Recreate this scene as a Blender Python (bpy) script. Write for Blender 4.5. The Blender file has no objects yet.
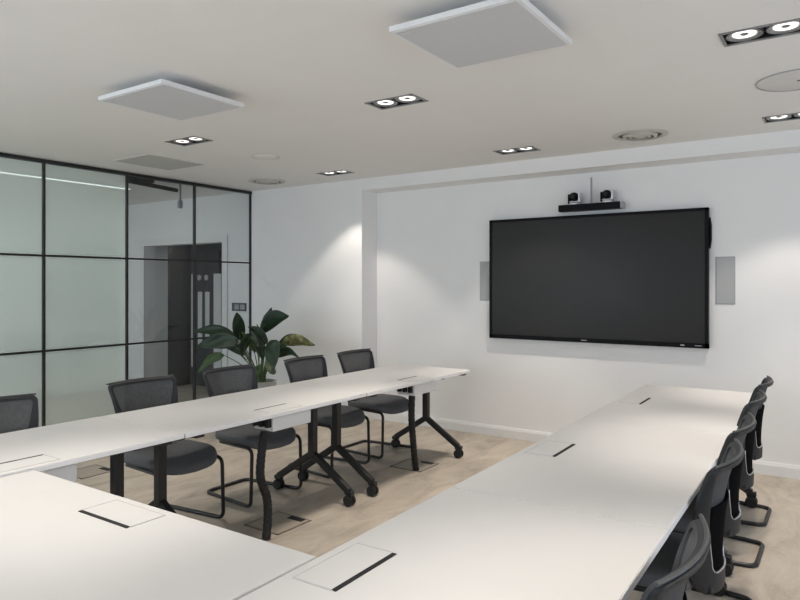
import bpy, bmesh, math, random
from mathutils import Vector, Matrix
random.seed(7)
S = bpy.context.scene
COL = S.collection
PI = math.pi

# ------------------------------------------------------------------ camera, world, light, exposure
cam_d = bpy.data.cameras.new('camera'); cam = bpy.data.objects.new('camera', cam_d); COL.objects.link(cam)
cam.location = (0, 0, 1.475)
cam.rotation_euler = (PI / 2, 0, math.radians(34.23))
cam_d.sensor_width = 36; cam_d.lens = 29.7; cam_d.shift_y = -0.0194; cam_d.clip_start = 0.05
S.camera = cam
S.view_settings.view_transform = 'Standard'; S.view_settings.look = 'None'
S.view_settings.gamma = 1; S.view_settings.use_curve_mapping = False
S.view_settings.exposure = 0.1
S.cycles.max_bounces = 10; S.cycles.diffuse_bounces = 6; S.cycles.transparent_max_bounces = 16
S.cycles.sample_clamp_indirect = 6; S.cycles.caustics_reflective = False; S.cycles.caustics_refractive = False

W = bpy.data.worlds.new('world'); S.world = W; W.use_nodes = True
W.node_tree.nodes['Background'].inputs[0].default_value = (0.75, 0.86, 1, 1)
W.node_tree.nodes['Background'].inputs[1].default_value = 0.6

def area(name, loc, rot, sx, sy, power, col):
    l = bpy.data.lights.new(name, 'AREA'); l.shape = 'RECTANGLE'; l.size = sx; l.size_y = sy
    l.energy = power; l.color = col
    o = bpy.data.objects.new(name, l); COL.objects.link(o); o.location = loc; o.rotation_euler = rot
    return o
FILL_COL = (0.78, 0.885, 1.0)
# fill light at four unseen windows, added on the right and rear walls
area('window_fill', (1.93, 3.2, 1.5), (0, PI / 2, 0), 1.7, 2.6, 18, FILL_COL)
area('window_fill', (1.93, -0.2, 1.5), (0, PI / 2, 0), 1.7, 2.6, 12, FILL_COL)
area('window_fill', (-1.2, -1.93, 1.5), (PI / 2, 0, 0), 2.6, 1.7, 22, FILL_COL)
area('window_fill', (-4.4, -1.93, 1.5), (PI / 2, 0, 0), 2.6, 1.7, 42, FILL_COL)
# the corridor's own ceiling strip
area('corridor_light', (-6.94, 2.6, 2.56), (0, 0, 0), 0.08, 4.0, 16, (0.97, 1.0, 0.98))
# added fill light at the corridor's unseen end
area('corridor_fill', (-7.3, -1.9, 1.4), (PI / 2, 0, 0), 2.2, 2.0, 60, (0.9, 0.96, 1.0))
LAMP_CORE, LAMP_WIDE = 50.0, 32.0
LAMP_COL = (1.0, 0.90, 0.80)

# ------------------------------------------------------------------ dimensions
CEIL = 2.598
YW = 5.57      # left part of the end wall
YT = 5.84      # recessed screen wall
XG = -5.97     # glass wall
XR, YB = 2.0, -2.0

# ------------------------------------------------------------------ materials
def mat(name, col, rough=0.6, metal=0.0, spec=0.5, var=0.04, scale=12, bump=0.0, bscale=200, coat=0):
    m = bpy.data.materials.new(name); m.use_nodes = True
    nt = m.node_tree; b = nt.nodes['Principled BSDF']
    b.inputs['Roughness'].default_value = rough; b.inputs['Metallic'].default_value = metal
    b.inputs['Specular IOR Level'].default_value = spec
    b.inputs['Coat Weight'].default_value = coat
    tc = nt.nodes.new('ShaderNodeTexCoord')
    n = nt.nodes.new('ShaderNodeTexNoise'); n.inputs['Scale'].default_value = scale; n.inputs['Detail'].default_value = 4
    nt.links.new(tc.outputs['Object'], n.inputs['Vector'])
    r = nt.nodes.new('ShaderNodeValToRGB')
    lo = [max(0, c * (1 - var)) for c in col]; hi = [min(1, c * (1 + var)) for c in col]
    r.color_ramp.elements[0].color = (*lo, 1); r.color_ramp.elements[1].color = (*hi, 1)
    r.color_ramp.elements[0].position = 0.3; r.color_ramp.elements[1].position = 0.7
    nt.links.new(n.outputs['Fac'], r.inputs['Fac']); nt.links.new(r.outputs['Color'], b.inputs['Base Color'])
    if bump:
        n2 = nt.nodes.new('ShaderNodeTexNoise'); n2.inputs['Scale'].default_value = bscale
        nt.links.new(tc.outputs['Object'], n2.inputs['Vector'])
        bp = nt.nodes.new('ShaderNodeBump'); bp.inputs['Strength'].default_value = bump; bp.inputs['Distance'].default_value = 0.002
        nt.links.new(n2.outputs['Fac'], bp.inputs['Height']); nt.links.new(bp.outputs['Normal'], b.inputs['Normal'])
    return m

def emit(name, col, strength):
    m = bpy.data.materials.new(name); m.use_nodes = True; nt = m.node_tree
    nt.nodes.remove(nt.nodes['Principled BSDF'])
    e = nt.nodes.new('ShaderNodeEmission'); e.inputs[0].default_value = (*col, 1); e.inputs[1].default_value = strength
    nt.links.new(e.outputs[0], nt.nodes['Material Output'].inputs[0])
    return m

def glass_mat(name, tint, frost, frost_col, refl=1.0):
    m = bpy.data.materials.new(name); m.use_nodes = True; nt = m.node_tree
    nt.nodes.remove(nt.nodes['Principled BSDF'])
    t = nt.nodes.new('ShaderNodeBsdfTransparent'); t.inputs[0].default_value = (*tint, 1)
    base = t.outputs[0]
    if frost > 0:
        d = nt.nodes.new('ShaderNodeBsdfDiffuse'); d.inputs[0].default_value = (*frost_col, 1)
        tr = nt.nodes.new('ShaderNodeBsdfTranslucent'); tr.inputs[0].default_value = (*frost_col, 1)
        mm = nt.nodes.new('ShaderNodeMixShader'); mm.inputs[0].default_value = 0.5
        nt.links.new(d.outputs[0], mm.inputs[1]); nt.links.new(tr.outputs[0], mm.inputs[2])
        mf = nt.nodes.new('ShaderNodeMixShader'); mf.inputs[0].default_value = frost
        nt.links.new(base, mf.inputs[1]); nt.links.new(mm.outputs[0], mf.inputs[2]); base = mf.outputs[0]
    g = nt.nodes.new('ShaderNodeBsdfGlossy'); g.inputs['Roughness'].default_value = 0.0; g.inputs[0].default_value = (1, 1, 1, 1)
    f = nt.nodes.new('ShaderNodeFresnel'); f.inputs[0].default_value = 1.5
    mu = nt.nodes.new('ShaderNodeMath'); mu.operation = 'MULTIPLY'; mu.inputs[1].default_value = refl
    ge = nt.nodes.new('ShaderNodeNewGeometry'); inv = nt.nodes.new('ShaderNodeMath'); inv.operation = 'SUBTRACT'; inv.inputs[0].default_value = 1
    nt.links.new(ge.outputs['Backfacing'], inv.inputs[1])
    mf_ = nt.nodes.new('ShaderNodeMath'); mf_.operation = 'MULTIPLY'
    nt.links.new(f.outputs[0], mf_.inputs[0]); nt.links.new(inv.outputs[0], mf_.inputs[1]); nt.links.new(mf_.outputs[0], mu.inputs[0])
    mx = nt.nodes.new('ShaderNodeMixShader')
    nt.links.new(mu.outputs[0], mx.inputs[0]); nt.links.new(base, mx.inputs[1]); nt.links.new(g.outputs[0], mx.inputs[2])
    nt.links.new(mx.outputs[0], nt.nodes['Material Output'].inputs[0])
    return m

def mesh_fabric(name, col, alpha):
    m = mat(name, col, 0.75, var=0.12, scale=60, spec=0.2)
    nt = m.node_tree; b = nt.nodes['Principled BSDF']; out = nt.nodes['Material Output']
    t = nt.nodes.new('ShaderNodeBsdfTransparent'); mx = nt.nodes.new('ShaderNodeMixShader'); mx.inputs[0].default_value = alpha
    nt.links.new(t.outputs[0], mx.inputs[1]); nt.links.new(b.outputs[0], mx.inputs[2]); nt.links.new(mx.outputs[0], out.inputs[0])
    return m

def floor_mat():
    m = mat('floor_vinyl', (0.47, 0.41, 0.34), 0.62, spec=0.35)
    nt = m.node_tree; b = nt.nodes['Principled BSDF']
    tc = nt.nodes['Texture Coordinate']
    mp = nt.nodes.new('ShaderNodeMapping'); mp.inputs['Scale'].default_value = (3.2, 1.3, 1); mp.inputs['Rotation'].default_value = (0, 0, 0.5)
    n = nt.nodes.new('ShaderNodeTexNoise'); n.inputs['Scale'].default_value = 1.6; n.inputs['Detail'].default_value = 9; n.inputs['Roughness'].default_value = 0.68
    n.inputs['Distortion'].default_value = 0.6
    r = nt.nodes.new('ShaderNodeValToRGB')
    e = r.color_ramp.elements
    e[0].position = 0.3; e[0].color = (0.30, 0.262, 0.222, 1); e[1].position = 0.72; e[1].color = (0.56, 0.50, 0.425, 1)
    x = e.new(0.5); x.color = (0.45, 0.395, 0.33, 1)
    nt.links.new(tc.outputs['Object'], mp.inputs[0]); nt.links.new(mp.outputs[0], n.inputs['Vector'])
    nt.links.new(n.outputs['Fac'], r.inputs['Fac']); nt.links.new(r.outputs['Color'], b.inputs['Base Color'])
    return m

M = {
 'wall': mat('wall_paint', (0.87, 0.87, 0.872), 0.85, spec=0.2, var=0.008, scale=3),
 'ceil': mat('ceiling_paint', (0.87, 0.86, 0.845), 0.9, spec=0.2, var=0.008, scale=3),
 'trim': mat('trim_paint', (0.82, 0.82, 0.82), 0.5, var=0.01),
 'floor': floor_mat(),
 'frame': mat('black_steel', (0.012, 0.013, 0.014), 0.45, var=0.1),
 'glass': glass_mat('clear_glass', (0.82, 0.835, 0.845), 0, (1, 1, 1)),
 'frost': glass_mat('green_film_glass', (0.89, 0.93, 0.918), 0.32, (0.84, 0.885, 0.87)),
 'top': mat('white_laminate', (0.575, 0.572, 0.565), 0.5, spec=0.35, var=0.008, scale=8),
 'edge': mat('white_plastic', (0.84, 0.85, 0.87), 0.45, var=0.01),
 'leg': mat('black_powder_coat', (0.014, 0.014, 0.015), 0.42, var=0.1),
 'rubber': mat('black_rubber', (0.008, 0.008, 0.009), 0.6, var=0.1),
 'slot': mat('slot_brush', (0.006, 0.006, 0.007), 0.8, var=0.1),
 'line': mat('joint_shadow_gap', (0.53, 0.527, 0.52), 0.8, var=0.02),
 'seat': mat('charcoal_fabric', (0.115, 0.121, 0.132), 0.85, var=0.10, scale=90, bump=0.3, bscale=600),
 'plast': mat('charcoal_plastic', (0.029, 0.031, 0.035), 0.5, spec=0.25, var=0.06),
 'mesh': mesh_fabric('grey_mesh', (0.092, 0.094, 0.10), 0.93),
 'pad': mat('back_pad', (0.006, 0.006, 0.007), 0.9, spec=0.03),
 'silver': mat('satin_silver', (0.72, 0.73, 0.75), 0.28, metal=0.85, var=0.03),
 'screen': mat('screen_glass', (0.019, 0.0175, 0.0155), 0.3, spec=0.22, var=0.03, scale=2),
 'bezel': mat('black_bezel', (0.005, 0.005, 0.006), 0.45, spec=0.12, var=0.05),
 'grille': mat('speaker_grille', (0.44, 0.45, 0.46), 0.75, var=0.03, scale=150, bump=0.3, bscale=900),
 'mic': mat('mic_grille', (0.62, 0.63, 0.65), 0.75, var=0.015, scale=120, bump=0.2, bscale=900),
 'mgrey': mat('grey_panel', (0.55, 0.55, 0.53), 0.8, var=0.02),
 'reflector': mat('lamp_reflector', (0.26, 0.26, 0.26), 0.35, metal=0.4, var=0.03),
 'black': mat('black_matt', (0.010, 0.010, 0.010), 0.7, var=0.1),
 'lampring': emit('lamp_glow', (1.0, 0.96, 0.9), 1.6),
 'lampcore': mat('lamp_core', (0.20, 0.19, 0.18), 0.4, var=0.15, scale=120),
 'diff': mat('diffuser_paint', (0.60, 0.58, 0.53), 0.6, var=0.02),
 'diff_shade': mat('diffuser_inner', (0.13, 0.12, 0.10), 0.7, var=0.03),
 'strip': emit('strip_light', (0.95, 1.0, 0.98), 1.6),
 'leaf': mat('leaf_green', (0.012, 0.031, 0.015), 0.42, var=0.35, scale=9),
 'leafl': mat('leaf_light', (0.045, 0.085, 0.028), 0.42, var=0.35, scale=9),
 'leafy': mat('leaf_variegated', (0.19, 0.19, 0.075), 0.45, var=0.75, scale=22),
 'stem': mat('plant_stem', (0.075, 0.125, 0.042), 0.5, var=0.2),
 'pot': mat('grey_stoneware', (0.42, 0.42, 0.41), 0.7, var=0.06),
 'soil': mat('soil', (0.03, 0.022, 0.016), 0.95, var=0.4, scale=60),
 'socket': mat('dark_switch_plate', (0.07, 0.075, 0.082), 0.4, var=0.05),
 'socketl': mat('grey_switch', (0.36, 0.37, 0.39), 0.4, var=0.05),
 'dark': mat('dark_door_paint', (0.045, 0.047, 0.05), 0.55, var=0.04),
 'pale': mat('pale_door_glass', (0.75, 0.76, 0.77), 0.3, var=0.04),
 'sign': mat('sign_disc', (0.55, 0.56, 0.57), 0.4, var=0.03),
 'corr': mat('corridor_wall_paint', (0.82, 0.86, 0.84), 0.85, var=0.01),
 'fbox': mat('floor_box_lid', (0.34, 0.30, 0.25), 0.6, var=0.06, scale=30),
 'fline': mat('floor_box_frame', (0.16, 0.14, 0.12), 0.5, var=0.05),
}

# ------------------------------------------------------------------ mesh builder
class MB:
    def __init__(s): s.v = []; s.f = []
    def add(s, vs, fs):
        o = len(s.v); s.v += [tuple(v) for v in vs]; s.f += [[i + o for i in f] for f in fs]
    def box(s, c, d, rz=0, rx=0, ry=0):
        x, y, z = d[0] / 2, d[1] / 2, d[2] / 2
        R = Matrix.Rotation(rz, 3, 'Z') @ Matrix.Rotation(ry, 3, 'Y') @ Matrix.Rotation(rx, 3, 'X')
        vs = [R @ Vector(p) + Vector(c) for p in [(-x,-y,-z),(x,-y,-z),(x,y,-z),(-x,y,-z),(-x,-y,z),(x,-y,z),(x,y,z),(-x,y,z)]]
        s.add(vs, [(0,3,2,1),(4,5,6,7),(0,1,5,4),(1,2,6,5),(2,3,7,6),(3,0,4,7)])
        return s
    def loft(s, rings, cap=True, closed=False):
        n = len(rings[0]); vs = [p for r in rings for p in r]; fs = []
        K = len(rings)
        for k in range(K if closed else K - 1):
            a, b = k * n, ((k + 1) % K) * n
            for i in range(n):
                j = (i + 1) % n; fs.append((a + i, a + j, b + j, b + i))
        if cap and not closed:
            fs.append(tuple(reversed(range(n)))); fs.append(tuple(range((K - 1) * n, K * n)))
        s.add(vs, fs); return s
    def tube(s, path, r, n=10, closed=False):
        P = [Vector(p) for p in path]; K = len(P); rings = []
        rad = r if isinstance(r, (list, tuple)) else [r] * K
        up = None
        for k in range(K):
            if closed: t = (P[(k + 1) % K] - P[k - 1]).normalized()
            else: t = (P[min(k + 1, K - 1)] - P[max(k - 1, 0)]).normalized()
            if up is None:
                up = Vector((0, 0, 1)) if abs(t.z) < 0.9 else Vector((1, 0, 0))
            a = t.cross(up)
            if a.length < 1e-5: a = t.orthogonal()
            a.normalize(); b = a.cross(t).normalized(); up = b
            rings.append([P[k] + (a * math.cos(2 * PI * i / n) + b * math.sin(2 * PI * i / n)) * rad[k] for i in range(n)])
        return s.loft(rings, cap=True, closed=closed)
    def bar(s, a, b, w, d, up=(0, 0, 1)):           # rectangular bar from a to b
        a = Vector(a); b = Vector(b); t = (b - a).normalized(); u = Vector(up)
        if abs(t.dot(u)) > 0.98: u = Vector((1, 0, 0))
        x = t.cross(u).normalized(); y = x.cross(t).normalized()
        q = [(-1,-1),(1,-1),(1,1),(-1,1)]
        return s.loft([[p + x * (i * w / 2) + y * (j * d / 2) for i, j in q] for p in (a, b)])
    def lathe(s, prof, c=(0, 0, 0), n=32, axis='Z', cap=True):
        rings = []
        for r, h in prof:
            ring = []
            for i in range(n):
                t = 2 * PI * i / n; x, y = r * math.cos(t), r * math.sin(t)
                p = {'Z': (x, y, h), 'Y': (x, h, -y), 'X': (h, x, y)}[axis]
                ring.append((p[0] + c[0], p[1] + c[1], p[2] + c[2]))
            rings.append(ring)
        return s.loft(rings, cap=cap)
    def build(s, name, m, parent=None, bevel=0, smooth=True, ang=35):
        me = bpy.data.meshes.new(name); me.from_pydata(s.v, [], s.f); me.validate()
        bm = bmesh.new(); bm.from_mesh(me); bmesh.ops.recalc_face_normals(bm, faces=bm.faces[:]); bm.to_mesh(me); bm.free()
        me.materials.append(m)
        if smooth:
            me.shade_smooth(); me.set_sharp_from_angle(angle=math.radians(ang))
        o = bpy.data.objects.new(name, me); COL.objects.link(o)
        if parent: o.parent = parent
        if bevel:
            b = o.modifiers.new('bevel', 'BEVEL'); b.width = bevel; b.segments = 2; b.limit_method = 'ANGLE'; b.angle_limit = math.radians(40)
        return o

def bx(name, m, c, d, parent=None, bevel=0.0, **k):
    return MB().box(c, d, **k).build(name, m, parent, bevel, smooth=bool(bevel))

def fillet(pts, r, n=6, closed=False):
    P = [Vector(p) for p in pts]; out = []; K = len(P)
    for i in range(K):
        if not closed and i in (0, K - 1): out.append(P[i]); continue
        a, b, c = P[i - 1], P[i], P[(i + 1) % K]
        d1 = (a - b); d2 = (c - b); rr = min(r, d1.length * 0.48, d2.length * 0.48)
        p, q = b + d1.normalized() * rr, b + d2.normalized() * rr
        for k in range(n + 1):
            t = k / n; out.append(p * (1 - t) ** 2 + b * 2 * t * (1 - t) + q * t * t)
    return out

def tag(o, label, cat, group=None, kind=None):
    o['label'] = label; o['category'] = cat
    if group: o['group'] = group
    if kind: o['kind'] = kind
    return o
def thing(name, label, cat, loc=(0, 0, 0), rz=0, group=None):
    o = bpy.data.objects.new(name, None); COL.objects.link(o); o.empty_display_size = 0.1
    o.location = loc; o.rotation_euler = (0, 0, rz)
    return tag(o, label, cat, group)
def struct(o, label=None, cat=None):
    o['kind'] = 'structure'
    if label: o['label'] = label
    if cat: o['category'] = cat
    return o
KIDS = {}
def copy_tree(o, loc, rz, label):
    def rec(src, parent):
        c = src.copy(); COL.objects.link(c); c.parent = parent
        for ch in list(src.children): rec(ch, c)
        return c
    r = rec(o, None); r.location = loc; r.rotation_euler = (0, 0, rz); r['label'] = label
    return r

# ------------------------------------------------------------------ the room
fl = MB().box((-3.5, 2.3, -0.05), (11.4, 9.4, 0.1)).build('floor', M['floor'], smooth=False)
struct(fl, 'mottled beige vinyl floor under the tables', 'floor')

LX, LY = (-4.27, -2.30, -0.31), (5.12, 3.34, 1.35, -0.45)
HX, HY = 0.166, 0.084
xs = sorted({-5.97, XR} | {x + s * HX for x in LX for s in (-1, 1)})
ys = sorted({YB, YW} | {y + s * HY for y in LY for s in (-1, 1)})
cb = MB()
for i in range(len(xs) - 1):
    for j in range(len(ys) - 1):
        cxm, cym = (xs[i] + xs[i + 1]) / 2, (ys[j] + ys[j + 1]) / 2
        if any(abs(cxm - x) < HX and abs(cym - y) < HY for x in LX for y in LY): continue
        cb.add([(xs[i], ys[j], CEIL), (xs[i + 1], ys[j], CEIL), (xs[i + 1], ys[j + 1], CEIL), (xs[i], ys[j + 1], CEIL)], [(0, 3, 2, 1)])
cb.box((-1.98, 2.0, CEIL + 0.26), (8.2, 8.2, 0.02))
struct(cb.build('ceiling', M['ceil'], smooth=False), 'white plastered ceiling with recessed downlights', 'ceiling')
struct(bx('ceiling_corridor', M['ceil'], (-7.35, 2.3, CEIL + 0.06), (2.66, 9.2, 0.12)), 'ceiling of the corridor behind the glass wall', 'ceiling')

# end wall: left part, bulkhead and recessed screen wall
wb = MB()
XJ = -4.28
wb.box(((-5.93 + XJ) / 2, YW + 0.2, 1.35), (XJ + 5.93, 0.4, 2.7))
struct(wb.build('wall_back_left', M['wall'], smooth=False), 'plain white wall behind the potted plant', 'wall')
struct(bx('wall_back', M['wall'], ((XJ + XR) / 2, YT + 0.1, 1.35), (XR - XJ, 0.2, 2.7)), 'white recessed wall carrying the display', 'wall')
struct(bx('trim_1', M['wall'], ((XJ + XR) / 2, (YW + YT) / 2, (2.475 + 2.70) / 2), (XR - XJ, YT - YW, 2.70 - 2.475)), 'white bulkhead above the recessed wall', 'bulkhead')
# skirting boards
def skirt(name, a, b, label):
    a = Vector((*a, 0)); b = Vector((*b, 0)); t = (b - a).normalized(); n = Vector((t.y, -t.x, 0))
    m = MB(); prof = [(0, 0), (0.016, 0), (0.016, 0.075), (0.008, 0.1), (0, 0.1)]
    m.loft([[p + n * q[0] + Vector((0, 0, q[1])) for q in prof] for p in (a, b)])
    struct(m.build(name, M['trim'], smooth=False), label, 'skirting board')
skirt('baseboard_back', (XJ, YT), (XR, YT), 'white skirting along the recessed wall')
skirt('baseboard_back_left', (-5.92, YW), (XJ, YW), 'white skirting behind the plant')

# right wall and wall behind the camera, each with two window openings added for fill light
def wall_with_windows(name, along, fixed, lo, hi, wins, label, nums):
    m = MB(); z0, z1 = 0.62, 2.38; t = 0.16; cur = lo
    def put(a, b, za, zb):
        if along == 'Y': m.box((fixed + t / 2, (a + b) / 2, (za + zb) / 2), (t, b - a, zb - za))
        else: m.box(((a + b) / 2, fixed - t / 2, (za + zb) / 2), (b - a, t, zb - za))
    for (c, w), num in zip(wins, nums):
        put(cur, c - w / 2, 0, 2.7); put(c - w / 2, c + w / 2, 0, z0); put(c - w / 2, c + w / 2, z1, 2.7); cur = c + w / 2
        f = MB()
        def bar(a, b, za, zb):
            if along == 'Y': f.box((fixed + 0.12, (a + b) / 2, (za + zb) / 2), (0.05, b - a, zb - za))
            else: f.box(((a + b) / 2, fixed - 0.12, (za + zb) / 2), (b - a, 0.05, zb - za))
        a, b = c - w / 2, c + w / 2
        bar(a, b, z0, z0 + .05); bar(a, b, z1 - .05, z1); bar(a, a + .05, z0, z1); bar(b - .05, b, z0, z1); bar(c - .025, c + .025, z0, z1)
        struct(f.build('window_%d' % num, M['trim'], smooth=False), 'white framed window added for fill light, out of view', 'window')
    put(cur, hi, 0, 2.7)
    struct(m.build(name, M['wall'], smooth=False), label, 'wall')
wall_with_windows('wall_right', 'Y', XR, YB, YT + 0.2, [(-0.2, 2.6), (3.2, 2.6)], 'white wall with added windows, out of view', (1, 2))
wall_with_windows('wall_front', 'X', YB, -8.7, XR, [(-4.4, 2.6), (-1.2, 2.6)], 'white wall behind the viewer, with added windows', (3, 4))

# ------------------------------------------------------------------ glass wall (left)
gw = bpy.data.objects.new('wall_left', None); COL.objects.link(gw)
struct(gw, 'black steel framed glass partition', 'glass partition')
mull = [YW - 0.004 - 0.824 * k for k in range(0, 10)]
fm = MB()
y0, y1 = YB, YW
fm.box((XG, (y0 + y1) / 2, CEIL - 0.02), (0.05, y1 - y0, 0.03)); fm.box((XG, (y0 + y1) / 2, 0.025), (0.05, y1 - y0, 0.05))
fm.build('frame', M['frame'], gw, smooth=False)
for y in mull:
    bx('mullion', M['frame'], (XG, y, CEIL / 2), (0.03, 0.020, CEIL - 0.02), gw)
for z in (1.734, 0.878):
    bx('transom', M['frame'], (XG, (y0 + y1) / 2, z), (0.028, y1 - y0, 0.020), gw)
for k in range(len(mull) - 1):
    a, b = mull[k + 1] + 0.018, mull[k] - 0.018
    frosted = k >= 2
    for za, zb in ((0.05, 0.863), (0.893, 1.719), (1.749, CEIL - 0.04)):
        p = bx('glass_pane', M['frost' if frosted else 'glass'], (XG, (a + b) / 2, (za + zb) / 2), (0.008, b - a, zb - za), gw)

# beyond the glass: corridor walls, doorway lobby
struct(bx('wall_corridor', M['corr'], (-8.76, 1.8, 1.35), (0.2, 7.6, 2.7)), 'pale wall of the corridor beyond the glass', 'wall')
DX0, DX1, DH = -8.06, -6.46, 2.005
m = MB()
m.box(((-8.66 + DX0) / 2, YW + 0.08, 1.35), (DX0 + 8.66, 0.16, 2.7))
m.box(((DX1 + XG + 0.04) / 2, YW + 0.08, 1.35), (XG + 0.04 - DX1, 0.16, 2.7))
m.box(((DX0 + DX1) / 2, YW + 0.08, (DH + 2.7) / 2), (DX1 - DX0, 0.16, 2.7 - DH))
struct(m.build('wall_corridor_end', M['wall'], smooth=False), 'corridor end wall around the doorway beyond the glass', 'wall')
m = MB()
m.box((DX1 + 0.045, YW - 0.01, (DH + .09) / 2), (0.09, 0.02, DH + .09)); m.box(((DX0 + DX1) / 2, YW - 0.01, DH + 0.045), (DX1 - DX0, 0.02, 0.09))
m.box((DX0 - 0.045, YW - 0.01, (DH + .09) / 2), (0.09, 0.02, DH + .09))
struct(m.build('trim_2', M['trim'], smooth=False), 'white architrave around the corridor doorway', 'door trim')
m = MB()
m.box((DX0 - 0.05, 5.835, 1.05), (0.1, 0.21, 2.1))
struct(m.build('wall_lobby', M['trim'], smooth=False), 'white reveal on the left of the corridor doorway', 'wall')
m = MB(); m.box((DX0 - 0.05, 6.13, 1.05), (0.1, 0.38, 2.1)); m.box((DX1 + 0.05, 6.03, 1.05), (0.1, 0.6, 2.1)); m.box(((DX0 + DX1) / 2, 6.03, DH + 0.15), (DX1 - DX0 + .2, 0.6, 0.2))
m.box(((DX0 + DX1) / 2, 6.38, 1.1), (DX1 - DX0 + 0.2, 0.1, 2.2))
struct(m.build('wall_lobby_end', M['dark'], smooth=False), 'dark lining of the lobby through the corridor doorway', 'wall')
d = bpy.data.objects.new('door_1', None); COL.objects.link(d); d.location = (-7.66, 6.32, 0)
struct(d, 'dark double door with pale glass slots seen through the glass wall', 'door')
bx('door_leaf', M['dark'], (-0.14, -0.01, 0.98), (0.27, 0.04, 1.95), d, 0.004)
bx('door_leaf', M['dark'], (0.14, -0.01, 0.98), (0.27, 0.04, 1.95), d, 0.004)
for x, w, zt in ((-0.125, 0.09, 1.37), (0.035, 0.09, 1.37)):
    bx('vision_panel', M['pale'], (x, -0.034, (0.6 + zt) / 2), (w, 0.008, zt - 0.6), d)
for x in (-0.135, 0.02):
    MB().lathe([(0.001, -0.045), (0.04, -0.045), (0.04, -0.03)], (x, 0, 1.575), 24, 'Y').build('door_sign', M['sign'], d)
bx('side_light', M['pale'], (-0.28, -0.03, 0.95), (0.07, 0.02, 1.36), d); bx('side_light', M['pale'], (0.255, -0.03, 0.95), (0.16, 0.02, 1.36), d)

t = thing('track_light', 'black track light fixed under the corridor ceiling behind the clear glass', 'track light', (-6.2, 4.4, CEIL))
bx('track', M['black'], (0, 0, -0.06), (0.04, 0.72, 0.04), t, 0.004, rz=math.radians(13))
bx('bracket', M['black'], (0.02, -0.2, -0.02), (0.1, 0.3, 0.04), t, 0.003)
t = thing('pendant_sensor', 'slim grey pendant hanging from the corridor ceiling beyond the glass', 'pendant', (-6.2, 4.73, CEIL))
MB().tube([(0, 0, 0), (0, 0, -0.19)], 0.012).build('rod', M['socketl'], t)
MB().lathe([(0.001, -0.27), (0.028, -0.268), (0.03, -0.2), (0.022, -0.18), (0.001, -0.18)], n=20).build('head', M['socketl'], t)
t = thing('linear_light', 'white linear strip light on the corridor ceiling beyond the greenish glass', 'strip light', (-6.94, 2.6, CEIL))
bx('housing', M['trim'], (0, 0, -0.006), (0.09, 4.0, 0.012), t); bx('diffuser', M['strip'], (0, 0, -0.014), (0.06, 3.96, 0.004), t)

t = thing('switch_plate', 'dark double switch plate on the white wall behind the glass', 'switch', (-6.165, YW, 1.20))
bx('plate', M['socket'], (0, -0.006, 0), (0.25, 0.012, 0.1), t, 0.003)
bx('switch', M['socketl'], (-0.035, -0.014, 0), (0.075, 0.006, 0.06), t, 0.002); bx('switch', M['socketl'], (0.07, -0.014, 0), (0.075, 0.006, 0.06), t, 0.002)

# ------------------------------------------------------------------ downlights
def make_downlight(loc, label):
    t = thing('downlight', label, 'downlight', loc, 0, 'twin recessed downlights')
    m = MB()
    for s in (-1, 1):
        m.box((s * (HX + 0.002), 0, -0.002), (0.014, 2 * HY + 0.018, 0.006)); m.box((0, s * (HY + 0.002), -0.002), (2 * HX + 0.018, 0.014, 0.006))
    m.build('rim', M['reflector'], t, smooth=False)
    m = MB()
    for s in (-1, 1):
        m.box((s * (HX + 0.004), 0, 0.06), (0.006, 2 * HY + 0.01, 0.12)); m.box((0, s * (HY + 0.004), 0.06), (2 * HX + 0.01, 0.006, 0.12))
    m.box((0, 0, 0.122), (2 * HX + 0.01, 2 * HY + 0.01, 0.006))
    m.build('recess_box', M['black'], t, smooth=False)
    for s in (-1, 1):
        l = MB().lathe([(0.079, 0.002), (0.079, 0.03), (0.056, 0.04), (0.053, 0.02), (0.055, 0.006), (0.074, 0.002)], (s * 0.081, 0, 0.0), 28, cap=False)
        lo = l.build('lamp', M['reflector'], t)
        MB().lathe([(0.019, 0.006), (0.048, 0.004), (0.052, 0.02), (0.019, 0.022)], (s * 0.081, 0, 0.002), 28, cap=False).build('lens', M['lampring'], lo)
        MB().lathe([(0.001, 0.003), (0.014, 0.003), (0.018, 0.006), (0.018, 0.02), (0.001, 0.02)], (s * 0.081, 0, 0.002), 20).build('core', M['lampcore'], lo)
    return t
def lamp_light(loc, k=1.0):
    for dx, ang, e, bl in ((-0.08, 60, LAMP_CORE, 0.9), (0.08, 60, LAMP_CORE, 0.9), (0, 92, LAMP_WIDE, 0.35)):
        l = bpy.data.lights.new('downlight_beam', 'SPOT'); l.spot_size = math.radians(ang); l.spot_blend = bl
        l.energy = e * (k if ang < 80 else 1); l.color = LAMP_COL; l.shadow_soft_size = 0.03
        o = bpy.data.objects.new('downlight_beam', l); COL.objects.link(o); o.location = (loc[0] + dx, loc[1], CEIL - 0.012)
DL = {
 (0, 0): 'twin square-trim downlight in ceiling near the plant wall, ahead of the wall corner',
 (1, 0): 'twin downlight in ceiling before the left half of the display',
 (2, 0): 'twin downlight at right edge, nearest the end wall, beyond the round ceiling speaker',
 (0, 1): 'twin downlight between the smaller white ceiling microphone and the grey flush panel',
 (1, 1): 'twin downlight in the middle of the ceiling, between the two white microphone panels',
 (2, 1): 'large twin downlight in the upper right corner of the picture',
}
dl0 = None
for j, y in enumerate(LY):
    for i, x in enumerate(LX):
        lab = DL.get((i, j), 'twin downlight of the rows behind the viewer')
        if dl0 is None: dl0 = make_downlight((x, y, CEIL), lab)
        else: copy_tree(dl0, (x, y, CEIL), 0, lab)
        lamp_light((x, y), 0.45 if i == 0 else 1.0)     # the plant-side column is dimmed

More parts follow.
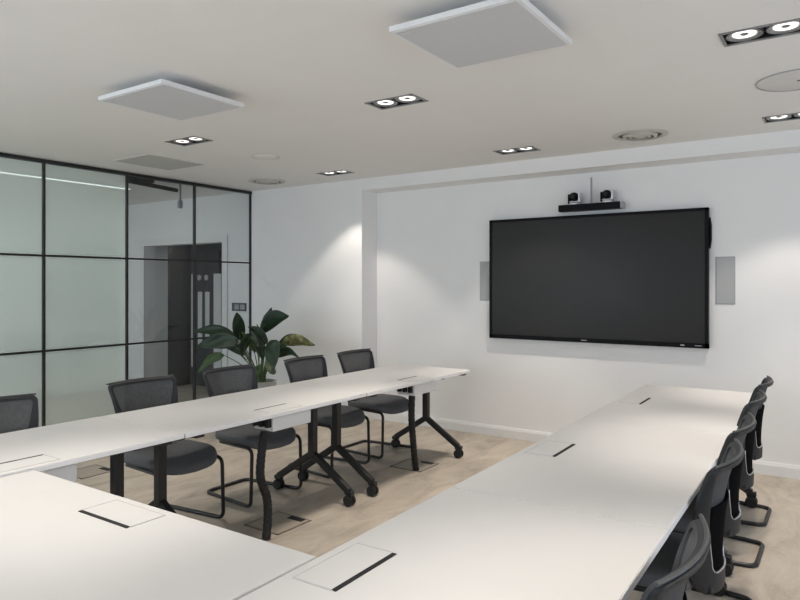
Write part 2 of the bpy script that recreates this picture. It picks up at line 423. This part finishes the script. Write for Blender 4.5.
# ------------------------------------------------------------------ other ceiling fittings
def make_mic(loc, label):
    t = thing('ceiling_microphone', label, 'ceiling microphone', loc, 0, 'square white microphone panels under the ceiling')
    bx('housing', M['edge'], (0, 0, -0.063), (0.58, 0.57, 0.024), t, 0.003)
    bx('grille', M['mic'], (0, 0, -0.0755), (0.545, 0.535, 0.003), t)
    bx('mount', M['socketl'], (0, 0, -0.026), (0.3, 0.3, 0.052), t)
    bx('badge', M['silver'], (-0.235, -0.245, -0.0775), (0.055, 0.012, 0.002), t)
    return t
mic = make_mic((-3.245, 2.425, CEIL), 'smaller-looking square white microphone panel hung at left, toward the glass wall')
copy_tree(mic, (-1.29, 2.525, CEIL), 0, 'big square white microphone panel hung at top centre, cut by the picture edge')
t = thing('ceiling_panel', 'flush square dull grey panel in ceiling beside the glass wall', 'ceiling panel', (-5.24, 3.77, CEIL))
bx('panel', M['mgrey'], (0, 0, -0.004), (0.50, 0.57, 0.008), t); 
m = MB()
for s in (-1, 1): m.box((s * .256, 0, -0.003), (0.012, 0.594, 0.006)); m.box((0, s * .291, -0.003), (0.50, 0.012, 0.006))
m.build('frame', M['diff'], t, smooth=False)

def make_diffuser(loc, label):
    t = thing('air_diffuser', label, 'air diffuser', loc, 0, 'round ringed air diffusers')
    MB().lathe([(0.2, 0.0), (0.2, -0.006), (0.165, -0.016), (0.155, -0.004), (0.155, 0.0)], n=48, cap=False).build('outer_ring', M['diff'], t)
    MB().lathe([(0.001, -0.001), (0.156, -0.001)], n=48, cap=False).build('throat', M['diff_shade'], t)
    for r in (0.125, 0.085):
        MB().lathe([(r, -0.006), (r - 0.006, -0.02), (r - 0.024, -0.024), (r - 0.018, -0.006)], n=40, cap=False).build('cone_ring', M['diff'], t)
    MB().lathe([(0.001, -0.024), (0.03, -0.024), (0.045, -0.016), (0.045, -0.003), (0.001, -0.003)], n=32).build('hub', M['diff'], t)
    return t
df = make_diffuser((-1.295, 5.10, CEIL), 'round ringed air diffuser in ceiling above the display')
copy_tree(df, (-5.22, 5.11, CEIL), 0, 'round ringed air diffuser in ceiling above the plant, by the glass corner')
t = thing('ceiling_disc', 'faint flat white disc in ceiling, left of the plant-side downlight', 'sensor disc', (-4.25, 4.14, CEIL))
MB().lathe([(0.001, -0.006), (0.1, -0.006), (0.115, 0.0)], n=36, cap=False).build('cover', M['ceil'], t)
MB().lathe([(0.115, 0.0), (0.117, -0.003), (0.121, -0.003), (0.123, 0)], n=36, cap=False).build('rim', M['diff'], t)
t = thing('ceiling_speaker', 'large flush round speaker with thin dark rim at right edge of ceiling', 'ceiling speaker', (-0.225, 4.22, CEIL))
MB().lathe([(0.001, -0.004), (0.2, -0.004), (0.205, -0.002), (0.205, 0.0)], n=48, cap=False).build('grille', mat('flush_grille', (0.72, 0.715, 0.70), 0.85, var=0.02, scale=200), t)
MB().lathe([(0.206, 0.0), (0.207, -0.006), (0.213, -0.006), (0.215, 0.0)], n=48, cap=False).build('rim', M['socketl'], t)
MB().lathe([(0.001, -0.006), (0.012, -0.006), (0.012, -0.003)], n=16).build('badge', M['diff_shade'], t)

# ------------------------------------------------------------------ wall fittings
t = thing('display_screen', 'large black wall-mounted display on the recessed white wall', 'display', (-1.91, YT, 0.958))
TW, TH = 1.947, 1.138
m = MB()
for s in (-1, 1): m.box((s * (TW / 2 - 0.0125), -0.032, TH / 2), (0.025, 0.06, TH))
m.box((0, -0.032, TH - 0.0125), (TW, 0.06, 0.025)); m.box((0, -0.032, 0.02), (TW, 0.06, 0.04))
m.build('bezel', M['bezel'], t, smooth=False)
bx('screen', M['screen'], (0, -0.03, TH / 2 + 0.008), (TW - 0.045, 0.052, TH - 0.06), t)
bx('back_housing', M['bezel'], (0, -0.004, TH / 2), (TW - 0.2, 0.008, TH - 0.2), t)
bx('badge', M['socketl'], (-0.04, -0.0625, 0.02), (0.05, 0.002, 0.007), t)
bx('sensor_window', M['socketl'], (0.78, -0.0625, 0.02), (0.03, 0.002, 0.012), t); bx('sensor_window', M['socketl'], (0.9, -0.0625, 0.02), (0.05, 0.002, 0.006), t)
MB().tube([(TW / 2, -0.02, TH - 0.08), (TW / 2 + 0.009, -0.02, TH - 0.14), (TW / 2 + 0.009, -0.02, TH - 0.26), (TW / 2, -0.02, TH - 0.33)], 0.012).build('pen_clip', M['bezel'], t)

def make_speaker(loc, label):
    t = thing('wall_speaker', label, 'wall speaker', loc, 0, 'in-wall speakers either side of the display')
    bx('frame', M['socketl'], (0, -0.003, 0), (0.142, 0.006, 0.382), t, 0.001); bx('grille', M['grille'], (0, -0.007, 0), (0.13, 0.005, 0.37), t, 0.001)
    return t
sp = make_speaker((-0.819, YT, 1.507), 'narrow grey in-wall speaker right of the display')
copy_tree(sp, (-2.945, YT, 1.509), 0, 'narrow grey in-wall speaker left of the display, partly hidden by it')

t = thing('conference_camera', 'black camera bar with two small cameras mounted above the display', 'conference camera', (-1.885, YT, 2.16))
bx('bar', M['bezel'], (-0.012, -0.065, 0.0), (0.55, 0.09, 0.058), t, 0.004)
bx('end_cap', M['socketl'], (0.275, -0.065, 0.0), (0.024, 0.085, 0.056), t, 0.004)
bx('mount_plate', M['bezel'], (0, -0.01, 0.0), (0.14, 0.02, 0.05), t)
MB().tube([(0, -0.06, 0.028), (0, -0.06, 0.262)], 0.009).build('pole', M['socketl'], t)
for x in (-0.152, 0.14):
    b = MB().lathe([(0.001, 0.03), (0.045, 0.03), (0.045, 0.042), (0.034, 0.052), (0.001, 0.052)], (x, -0.065, 0), 24).build('camera_base', M['silver'], t)
    y_ = MB(); y_.box((x + 0.047, -0.06, 0.092), (0.016, 0.05, 0.085)); y_.box((x, -0.06, 0.056), (0.1, 0.05, 0.012))
    y_.build('yoke', M['silver'], b, 0.004)
    bx('yoke_arm', M['bezel'], (x - 0.046, -0.062, 0.082), (0.014, 0.055, 0.085), b, 0.003)
    MB().lathe([(0.001, -0.045), (0.024, -0.045), (0.036, -0.03), (0.04, -0.005), (0.036, 0.02), (0.024, 0.035), (0.001, 0.04)], (x, -0.068, 0.1), 24, 'Y').build('head', M['bezel'], b)
    MB().lathe([(0.001, -0.052), (0.016, -0.052), (0.018, -0.044), (0.001, -0.044)], (x, -0.068, 0.1), 20, 'Y').build('camera_lens', M['screen'], b)

# ------------------------------------------------------------------ tables
TT = 0.74; TL, TWD = 1.476, 0.745
def caster(m, c):
    for s in (-1, 1): m.lathe([(0.012, s * 0.006), (0.033, s * 0.006), (0.036, s * 0.012), (0.036, s * 0.024), (0.03, s * 0.029), (0.001, s * 0.029)], c, 20, 'Y')
    m.box((c[0], c[1], c[2] + 0.03), (0.05, 0.02, 0.05))
def make_table(loc, rz, label, inner=1):
    t = thing('conference_table', label, 'table', loc, rz, 'white flip-top conference tables')
    bx('tabletop', M['top'], (0, 0, TT - 0.0125), (TWD, TL - 0.0015, 0.025), t, 0.0025)
    e = TWD / 2
    m = MB()
    for q in (-1, 1):
        m.box((q * (e - 0.0002), 0, TT - 0.0125), (0.0022, TL - 0.006, 0.0205)); m.box((0, q * (TL / 2 - 0.0021), TT - 0.0125), (TWD - 0.006, 0.0022, 0.0205))
    m.build('edge_band', M['edge'], t, smooth=False)
    # power flap
    fl = bx('power_flap', M['top'], (e - 0.094, 0, TT + 0.0005), (0.12, 0.26, 0.0025), t)
    m = MB(); z = TT + 0.0009
    m.box((e - 0.096, 0.133, z), (0.128, 0.0022, 0.0025)); m.box((e - 0.096, -0.133, z), (0.128, 0.0022, 0.0025)); m.box((e - 0.032, 0, z), (0.0022, 0.262, 0.0025))
    m.build('flap_joint', M['line'], fl, smooth=False)
    bx('cable_slot', M['slot'], (e - 0.161, 0, TT + 0.0006), (0.014, 0.262, 0.0028), fl)
    # cable tray below the flap
    tr = bx('cable_tray', M['edge'], (e - 0.10, 0.045, 0.671), (0.16, 0.32, 0.084), t, 0.008)
    m = MB(); 
    for k in (-1, 0, 1): m.box((e - 0.10 + k * 0.05, -0.13, 0.68), (0.026, 0.03, 0.05))
    m.build('socket', M['black'], tr, smooth=False)
    # frame
    m = MB()
    m.box((-0.08, 0, 0.69), (0.05, TL - 0.3, 0.05))
    m.box((0.0, 0, 0.70), (0.03, TL - 0.3, 0.03))
    m.build('beam', M['leg'], t, smooth=False)
    for s in (-1, 1):
        y = s * (TL / 2 - 0.125)
        b = bx('bracket', M['leg'], (0.0, y, 0.685), (0.36, 0.045, 0.06), t, 0.004)
        l = MB(); l.bar((0, y, 0.66), (0, y, 0.285), 0.05, 0.05); lo = l.build('post', M['leg'], t, 0.004)
        for q in (-1, 1):
            f = MB(); f.bar((0, y, 0.305), (q * 0.325, y, 0.095), 0.038, 0.046)
            f.box((q * 0.325, y, 0.088), (0.06, 0.04, 0.03))
            fo = f.build('foot', M['leg'], t, 0.006)
            c = MB(); caster(c, (q * 0.325, y, 0.0365)); c.build('caster', M['rubber'], fo)
        for q in (1,):
            bx('latch', M['leg'], (e - 0.03, y + s * 0.03, 0.708), (0.05, 0.05, 0.014), t)
    return t
t0 = make_table((-3.073, 4.312, 0), 0, 'white table at the far end of the left row, nearest the screen wall')
copy_tree(t0, (-3.078, 2.834, 0), 0, 'white middle table of the left row, with the nearer cable riser below it')
copy_tree(t0, (-3.083, 1.356, 0), 0, 'white table of the left row at the left picture edge, joining the cross table')
copy_tree(t0, (-1.926, 0.972, 0.002), PI / 2, 'white cross table in the near foreground linking the two rows, with one short dark slot')
RT = math.radians(0.75)
copy_tree(t0, (-0.852, 4.31, 0), PI + RT, 'white table at the far end of the right row, under the display wall')
copy_tree(t0, (-0.832, 2.83, 0), PI + RT, 'white middle table of the right row, between the nearest and the farthest one')
copy_tree(t0, (-0.812, 1.352, 0), PI + RT, 'white nearest table of the right row, with the large dark slot at bottom centre')

# cable risers from the trays to the floor boxes
def riser(path, label):
    P = fillet(path, 0.2, 8); Q = []
    for k in range(len(P) - 1):
        n = max(2, int((P[k + 1] - P[k]).length / 0.012))
        Q += [P[k].lerp(P[k + 1], i / n) for i in range(n)]
    Q.append(P[-1])
    rad = [0.0265 if (i // 2) % 2 else 0.0245 for i in range(len(Q))]
    o = MB().tube(Q, rad, 12).build('cable_riser', M['rubber'])
    tag(o, label, 'cable sleeve', 'black cable risers under the left tables')
riser([(-2.80, 2.72, 0.624), (-2.805, 2.70, 0.5), (-2.80, 2.68, 0.36), (-2.80, 2.74, 0.25), (-2.80, 2.75, 0.13), (-2.785, 2.72, 0.006)], 'black ribbed cable riser under the middle left table, nearer to the viewer')
riser([(-2.80, 4.28, 0.624), (-2.80, 4.27, 0.45), (-2.80, 4.29, 0.30), (-2.82, 4.34, 0.16), (-2.84, 4.40, 0.006)], 'black ribbed cable riser under the farthest left table, toward the screen wall')
def floor_box(x, y, rz, label):
    t = thing('floor_box', label, 'floor box', (x, y, 0), rz, 'floor boxes')
    m = MB()
    for s in (-1, 1): m.box((s * 0.14, 0, 0.002), (0.012, 0.292, 0.004)); m.box((0, s * 0.14, 0.002), (0.292, 0.012, 0.004))
    m.build('frame', M['fline'], t, smooth=False)
    bx('lid', M['fbox'], (0, 0, 0.0015), (0.268, 0.268, 0.003), t); bx('cable_flap', M['slot'], (0.05, 0.11, 0.003), (0.12, 0.045, 0.004), t)
floor_box(-2.92, 2.95, 0, 'square floor box at the foot of the nearer cable riser')
floor_box(-2.93, 4.52, 0, 'square floor box at the foot of the farther cable riser')
floor_box(-4.95, 2.92, 0, 'square floor box in open floor between the glass wall and the left chairs')

# ------------------------------------------------------------------ chairs (front towards +X, origin on floor under the seat)
def back_pt(y, z, off=0.0):
    w = max(-0.1, min(1.02, (z - 0.40) / 0.46))
    x = -0.242 - 0.055 * w + 0.018 * math.sin(PI * max(0, min(1, w))) - 0.03 * max(0, w - 0.8)
    x += (1.9 - 1.1 * w) * y * y
    return (x + off, y, z)
def outline(wt, wb, z0, z1, rt, rb, n=9):
    pts = []
    def arc(cy, cz, r, a0, a1):
        for k in range(n + 1):
            a = a0 + (a1 - a0) * k / n; pts.append((cy + r * math.cos(a), cz + r * math.sin(a)))
    arc(wt - rt, z1 - rt, rt, 0, PI / 2)
    N = 10
    for k in range(1, N): pts.append((wt - rt + (2 * rt - 2 * wt) * k / N, z1))
    arc(-wt + rt, z1 - rt, rt, PI / 2, PI)
    for k in range(1, N):
        f = k / N; pts.append((-wt + (wt - wb) * f, z1 - rt + (z0 + rb - z1 + rt) * f))
    arc(-wb + rb, z0 + rb, rb, PI, 1.5 * PI)
    for k in range(1, N): pts.append((-wb + rb + (2 * wb - 2 * rb) * k / N, z0))
    arc(wb - rb, z0 + rb, rb, 1.5 * PI, 2 * PI)
    for k in range(1, N):
        f = k / N; pts.append((wb + (wt - wb) * f, z0 + rb + (z1 - rt - z0 - rb) * f))
    return pts
def make_chair(loc, rz, label, group):
    t = thing('conference_chair', label, 'chair', loc, rz, group)
    # seat cushion
    m = MB(); n = 48; rings = []
    def seat_ring(k, z):
        r = []
        for i in range(n):
            a = 2 * PI * i / n; ca, sa = math.cos(a), math.sin(a); p = 2 / 4.2
            x = math.copysign(abs(ca) ** p, ca) * 0.235 * k + 0.0; y = math.copysign(abs(sa) ** p, sa) * 0.245 * k
            x += 0.03 * (1 - (y / 0.245) ** 2) * (1 if x > 0 else 0) * (x / 0.235 if x > 0 else 0)
            if x < 0: x *= 0.8
            zz = z - (0.05 * max(0, (x - 0.08) / 0.18) ** 2) + 0.012 * (y / 0.245) ** 2 * (1 if z > 0.43 else 0.4)
            r.append((x, y, zz))
        return r
    for k, z in ((0.05, 0.398), (0.6, 0.398), (0.93, 0.402), (0.985, 0.412), (1.0, 0.426), (0.985, 0.442), (0.94, 0.451), (0.6, 0.452), (0.3, 0.45), (0.05, 0.449)): rings.append(seat_ring(k, z))
    m.loft(rings); m.build('seat', M['seat'], t, ang=60)
    # back shell with open window
    O = outline(0.245, 0.2, 0.375, 0.865, 0.028, 0.13); I = outline(0.218, 0.118, 0.455, 0.845, 0.02, 0.045)
    Oi = outline(0.236, 0.191, 0.384, 0.859, 0.024, 0.125)
    th = 0.015
    m = MB()
    ring_f = [back_pt(y, z, th) for y, z in Oi]; ring_m = [back_pt(y, z, 0) for y, z in O]
    ring_b = [back_pt(y, z, -th) for y, z in Oi]; in_b = [back_pt(y, z, -th) for y, z in I]; in_f = [back_pt(y, z, th) for y, z in I]
    m.loft([ring_f, ring_m, ring_b, in_b, in_f], closed=True)
    m.build('back_shell', M['plast'], t, ang=40)
    # mesh panel across the window
    m = MB(); gy, gz = 16, 14; vs = []; fs = []
    for j in range(gz + 1):
        z = 0.455 + (0.85 - 0.455) * j / gz; wv = 0.15 + 0.08 * j / gz
        for i in range(gy + 1): vs.append(back_pt(-wv + 2 * wv * i / gy, z, 0.008))
    for j in range(gz):
        for i in range(gy): a = j * (gy + 1) + i; fs.append((a, a + 1, a + gy + 2, a + gy + 1))
    m.add(vs, fs); m.build('mesh_panel', M['mesh'], t)
    # painted highlight: silver strip along the window's lit inner edge, seen from behind
    Is = outline(0.2175, 0.1175, 0.4555, 0.8445, 0.02, 0.045)
    low = [i for i in range(len(Is)) if Is[i][1] < 0.62]
    st = next(i for i in low if (i - 1) not in low)
    m = MB(); vs = []; fs = []
    for k in range(len(low)):
        y, z = Is[(st + k) % len(Is)]; vs += [back_pt(y, z, -th - 0.0015), back_pt(y, z, -th + 0.008)]
    for k in range(len(low) - 1): fs.append((2 * k, 2 * k + 1, 2 * k + 3, 2 * k + 2))
    m.add(vs, fs); te = m.build('edge_highlight', M['silver'], t, ang=80); sm = te.modifiers.new('thickness', 'SOLIDIFY'); sm.thickness = 0.003; sm.offset = 0
    top = [back_pt(y, z, -0.004) for y, z in [(-0.243 + 0.486 * i / 20, 0.867) for i in range(21)]]
    MB().tube(top, 0.0055, 8).build('top_rail', mat('rail_edge', (0.05, 0.05, 0.05), 0.4, var=0.05) if 'rail_edge' not in bpy.data.materials else bpy.data.materials['rail_edge'], t)
    m = MB(); vs = []; fs = []
    for j in range(9):
        z = 0.45 + 0.25 * j / 8; wv = 0.12 + 0.045 * j / 8
        for i in range(13): vs.append(back_pt(-wv + 2 * wv * i / 12, z, -0.003))
    for j in range(8):
        for i in range(12): a = j * 13 + i; fs.append((a, a + 1, a + 14, a + 13))
    m.add(vs, fs); lp = m.build('lumbar_pad', M['pad'], t); sm = lp.modifiers.new('thickness', 'SOLIDIFY'); sm.thickness = 0.006; sm.offset = 0
    # bracket between seat and back
    m = MB(); m.box((-0.2, 0, 0.405), (0.07, 0.26, 0.03)); m.build('back_bracket', M['plast'], t, 0.006)
    # cantilever tube frame
    path = [(-0.1, 0.215, 0.397), (0.225, 0.23, 0.392), (0.225, 0.24, 0.012), (-0.285, 0.185, 0.012), (-0.285, -0.185, 0.012), (0.225, -0.24, 0.012), (0.225, -0.23, 0.392), (-0.1, -0.215, 0.397)]
    m = MB(); m.tube(fillet(path, 0.05, 7), 0.0118, 10)
    m.build('sled_frame', M['leg'], t)
    return t
GL, GR = 'grey mesh-back chairs along the left tables', 'grey mesh-back chairs along the right tables'
c0 = make_chair((-3.47, 4.745, 0), 0, 'grey cantilever chair of the left row nearest the screen wall, beside the table end', GL)
for x, y, a, lab in ((-3.47, 4.08, 1, 'grey cantilever chair of the left row just right of the plant'),
                     (-3.47, 3.27, 0, 'grey cantilever chair of the left row standing in front of the plant'),
                     (-3.47, 2.56, 0, 'grey cantilever chair of the left row before the clear glass, left of the plant'),
                     (-3.47, 1.65, 0, 'grey cantilever chair cut off by the left picture edge, before greenish glass')):
    copy_tree(c0, (x, y, 0), math.radians(a), lab)
for x, y, a, lab in ((-0.585, 1.64, 180, 'nearest grey chair of the right row, its brown-grey mesh filling the bottom right'),
                     (-0.63, 2.64, 180, 'second grey chair of the right row counting from the viewer'),
                     (-0.655, 3.265, 180, 'third and middle grey chair of the right row'),
                     (-0.685, 4.05, 180, 'fourth grey chair of the right row, next to last toward the screen wall'),
                     (-0.71, 4.745, 180, 'farthest grey chair of the right row, nearest the screen wall')):
    c = copy_tree(c0, (x, y, 0), math.radians(a), lab); c['group'] = GR

# ------------------------------------------------------------------ plant
PX, PY = -4.93, 4.75
t = thing('potted_plant', 'broad-leaved green plant in a grey pot by the glass wall corner', 'plant', (PX, PY, 0))
MB().lathe([(0.001, 0), (0.10, 0), (0.112, 0.02), (0.148, 0.47), (0.15, 0.5), (0.136, 0.5), (0.132, 0.46), (0.001, 0.46)], n=36).build('pot', M['pot'], t)
MB().lathe([(0.001, 0.478), (0.06, 0.482), (0.133, 0.47)], n=28, cap=False).build('soil', M['soil'], t)
LV = [  # base, tip, half width, sag, material, twist
 ((-4.97,4.75,0.99),(-4.44,4.62,1.17),0.078,0.06,'leaf',-75),
 ((-4.99,4.85,1.03),(-4.99,4.95,1.23),0.055,0.0,'leaf',0),
 ((-5.19,4.70,0.89),(-5.13,4.60,1.19),0.062,0.02,'leaf',20),
 ((-5.15,4.60,0.94),(-5.55,4.40,0.99),0.06,0.04,'leaf',-60),
 ((-5.05,4.55,0.90),(-5.36,4.30,0.86),0.082,0.03,'leaf',-75),
 ((-5.15,4.75,0.74),(-5.63,4.70,0.84),0.055,0.05,'leaf',-50),
 ((-5.20,4.50,0.76),(-5.42,4.35,0.58),0.075,0.04,'leafl',-40),
 ((-5.05,4.62,0.78),(-4.86,4.50,0.99),0.06,0.02,'leaf',30),
 ((-4.80,4.70,0.88),(-4.97,4.60,1.05),0.062,0.03,'leaf',60),
 ((-4.74,4.60,0.77),(-4.70,4.45,0.97),0.062,0.02,'leaf',-30),
 ((-4.66,4.62,0.92),(-4.42,4.43,0.69),0.085,0.02,'leaf',35),
 ((-4.70,4.80,0.89),(-4.26,4.80,0.885),0.06,0.035,'leafy',-72),
 ((-4.70,4.72,0.76),(-4.22,4.55,0.78),0.045,0.06,'leaf',-68),
 ((-4.78,4.70,0.72),(-4.55,4.50,0.62),0.06,-0.04,'leafl',-30),
 ((-5.10,4.85,0.80),(-5.30,5.02,0.98),0.07,0.03,'leaf',20),
 ((-4.85,4.88,0.82),(-4.62,5.02,0.95),0.05,0.03,'leaf',70),
 ((-4.98,4.70,0.78),(-5.02,4.56,1.0),0.06,0.02,'leafl',10),
 ((-4.83,4.66,0.72),(-4.80,4.50,0.90),0.055,0.02,'leaf',-20),
 ((-5.06,4.66,0.70),(-5.20,4.52,0.84),0.05,0.03,'leaf',15),
 ((-4.92,4.78,0.86),(-5.08,4.82,1.06),0.055,0.02,'leaf',40),
 ((-4.86,4.62,0.66),(-4.74,4.52,0.60),0.05,0.03,'leafl',25),
]
def leaf(b, tp, hw, sag, mt, tw):
    b = Vector(b) - Vector((PX, PY, 0)); tp = Vector(tp) - Vector((PX, PY, 0)); d = tp - b; L = d.length; a = d.normalized()
    side = a.cross(Vector((0, 0, 1)));
    if side.length < 0.15: side = Vector((1, 0, 0))
    side.normalize(); up = side.cross(a).normalized()
    R = Matrix.Rotation(math.radians(tw), 3, a); side = R @ side; up = R @ up
    m = MB(); n, k = 14, 6; vs = []; fs = []
    for i in range(n + 1):
        s = i / n; w = hw * (max(0.0, math.sin(PI * min(1, s ** 0.72))) ** 0.75) * (1 if s < 0.97 else 0.5) + 0.002
        c = b + d * s + Vector((0, 0, 1)) * (sag * math.sin(PI * s))
        for j in range(k + 1):
            q = j / k * 2 - 1
            vs.append(c + side * (q * w) + up * (0.22 * hw * (abs(q) ** 1.4) + 0.006 * math.sin(9 * s + 3 * q)))
    for i in range(n):
        for j in range(k): p = i * (k + 1) + j; fs.append((p, p + 1, p + k + 2, p + k + 1))
    m.add(vs, fs); o = m.build('leaf', M[mt], t, ang=180)
    sm = o.modifiers.new('thickness', 'SOLIDIFY'); sm.thickness = 0.002
    # petiole
    r0 = Vector((random.uniform(-.04, .04), random.uniform(-.04, .04), 0.475)); mid = Vector((r0.x * 0.5 + b.x * 0.42, r0.y * 0.5 + b.y * 0.42, 0.475 + (b.z - 0.475) * 0.62))
    pts = [r0 * (1 - u) ** 2 + mid * 2 * u * (1 - u) + b * u * u for u in [i / 10 for i in range(11)]] + [b + d * 0.25 + Vector((0, 0, sag * .7))]
    MB().tube(pts, [0.008 - 0.004 * i / 11 for i in range(12)], 6).build('stem', M['stem'], t)
for a in LV: leaf(*a)
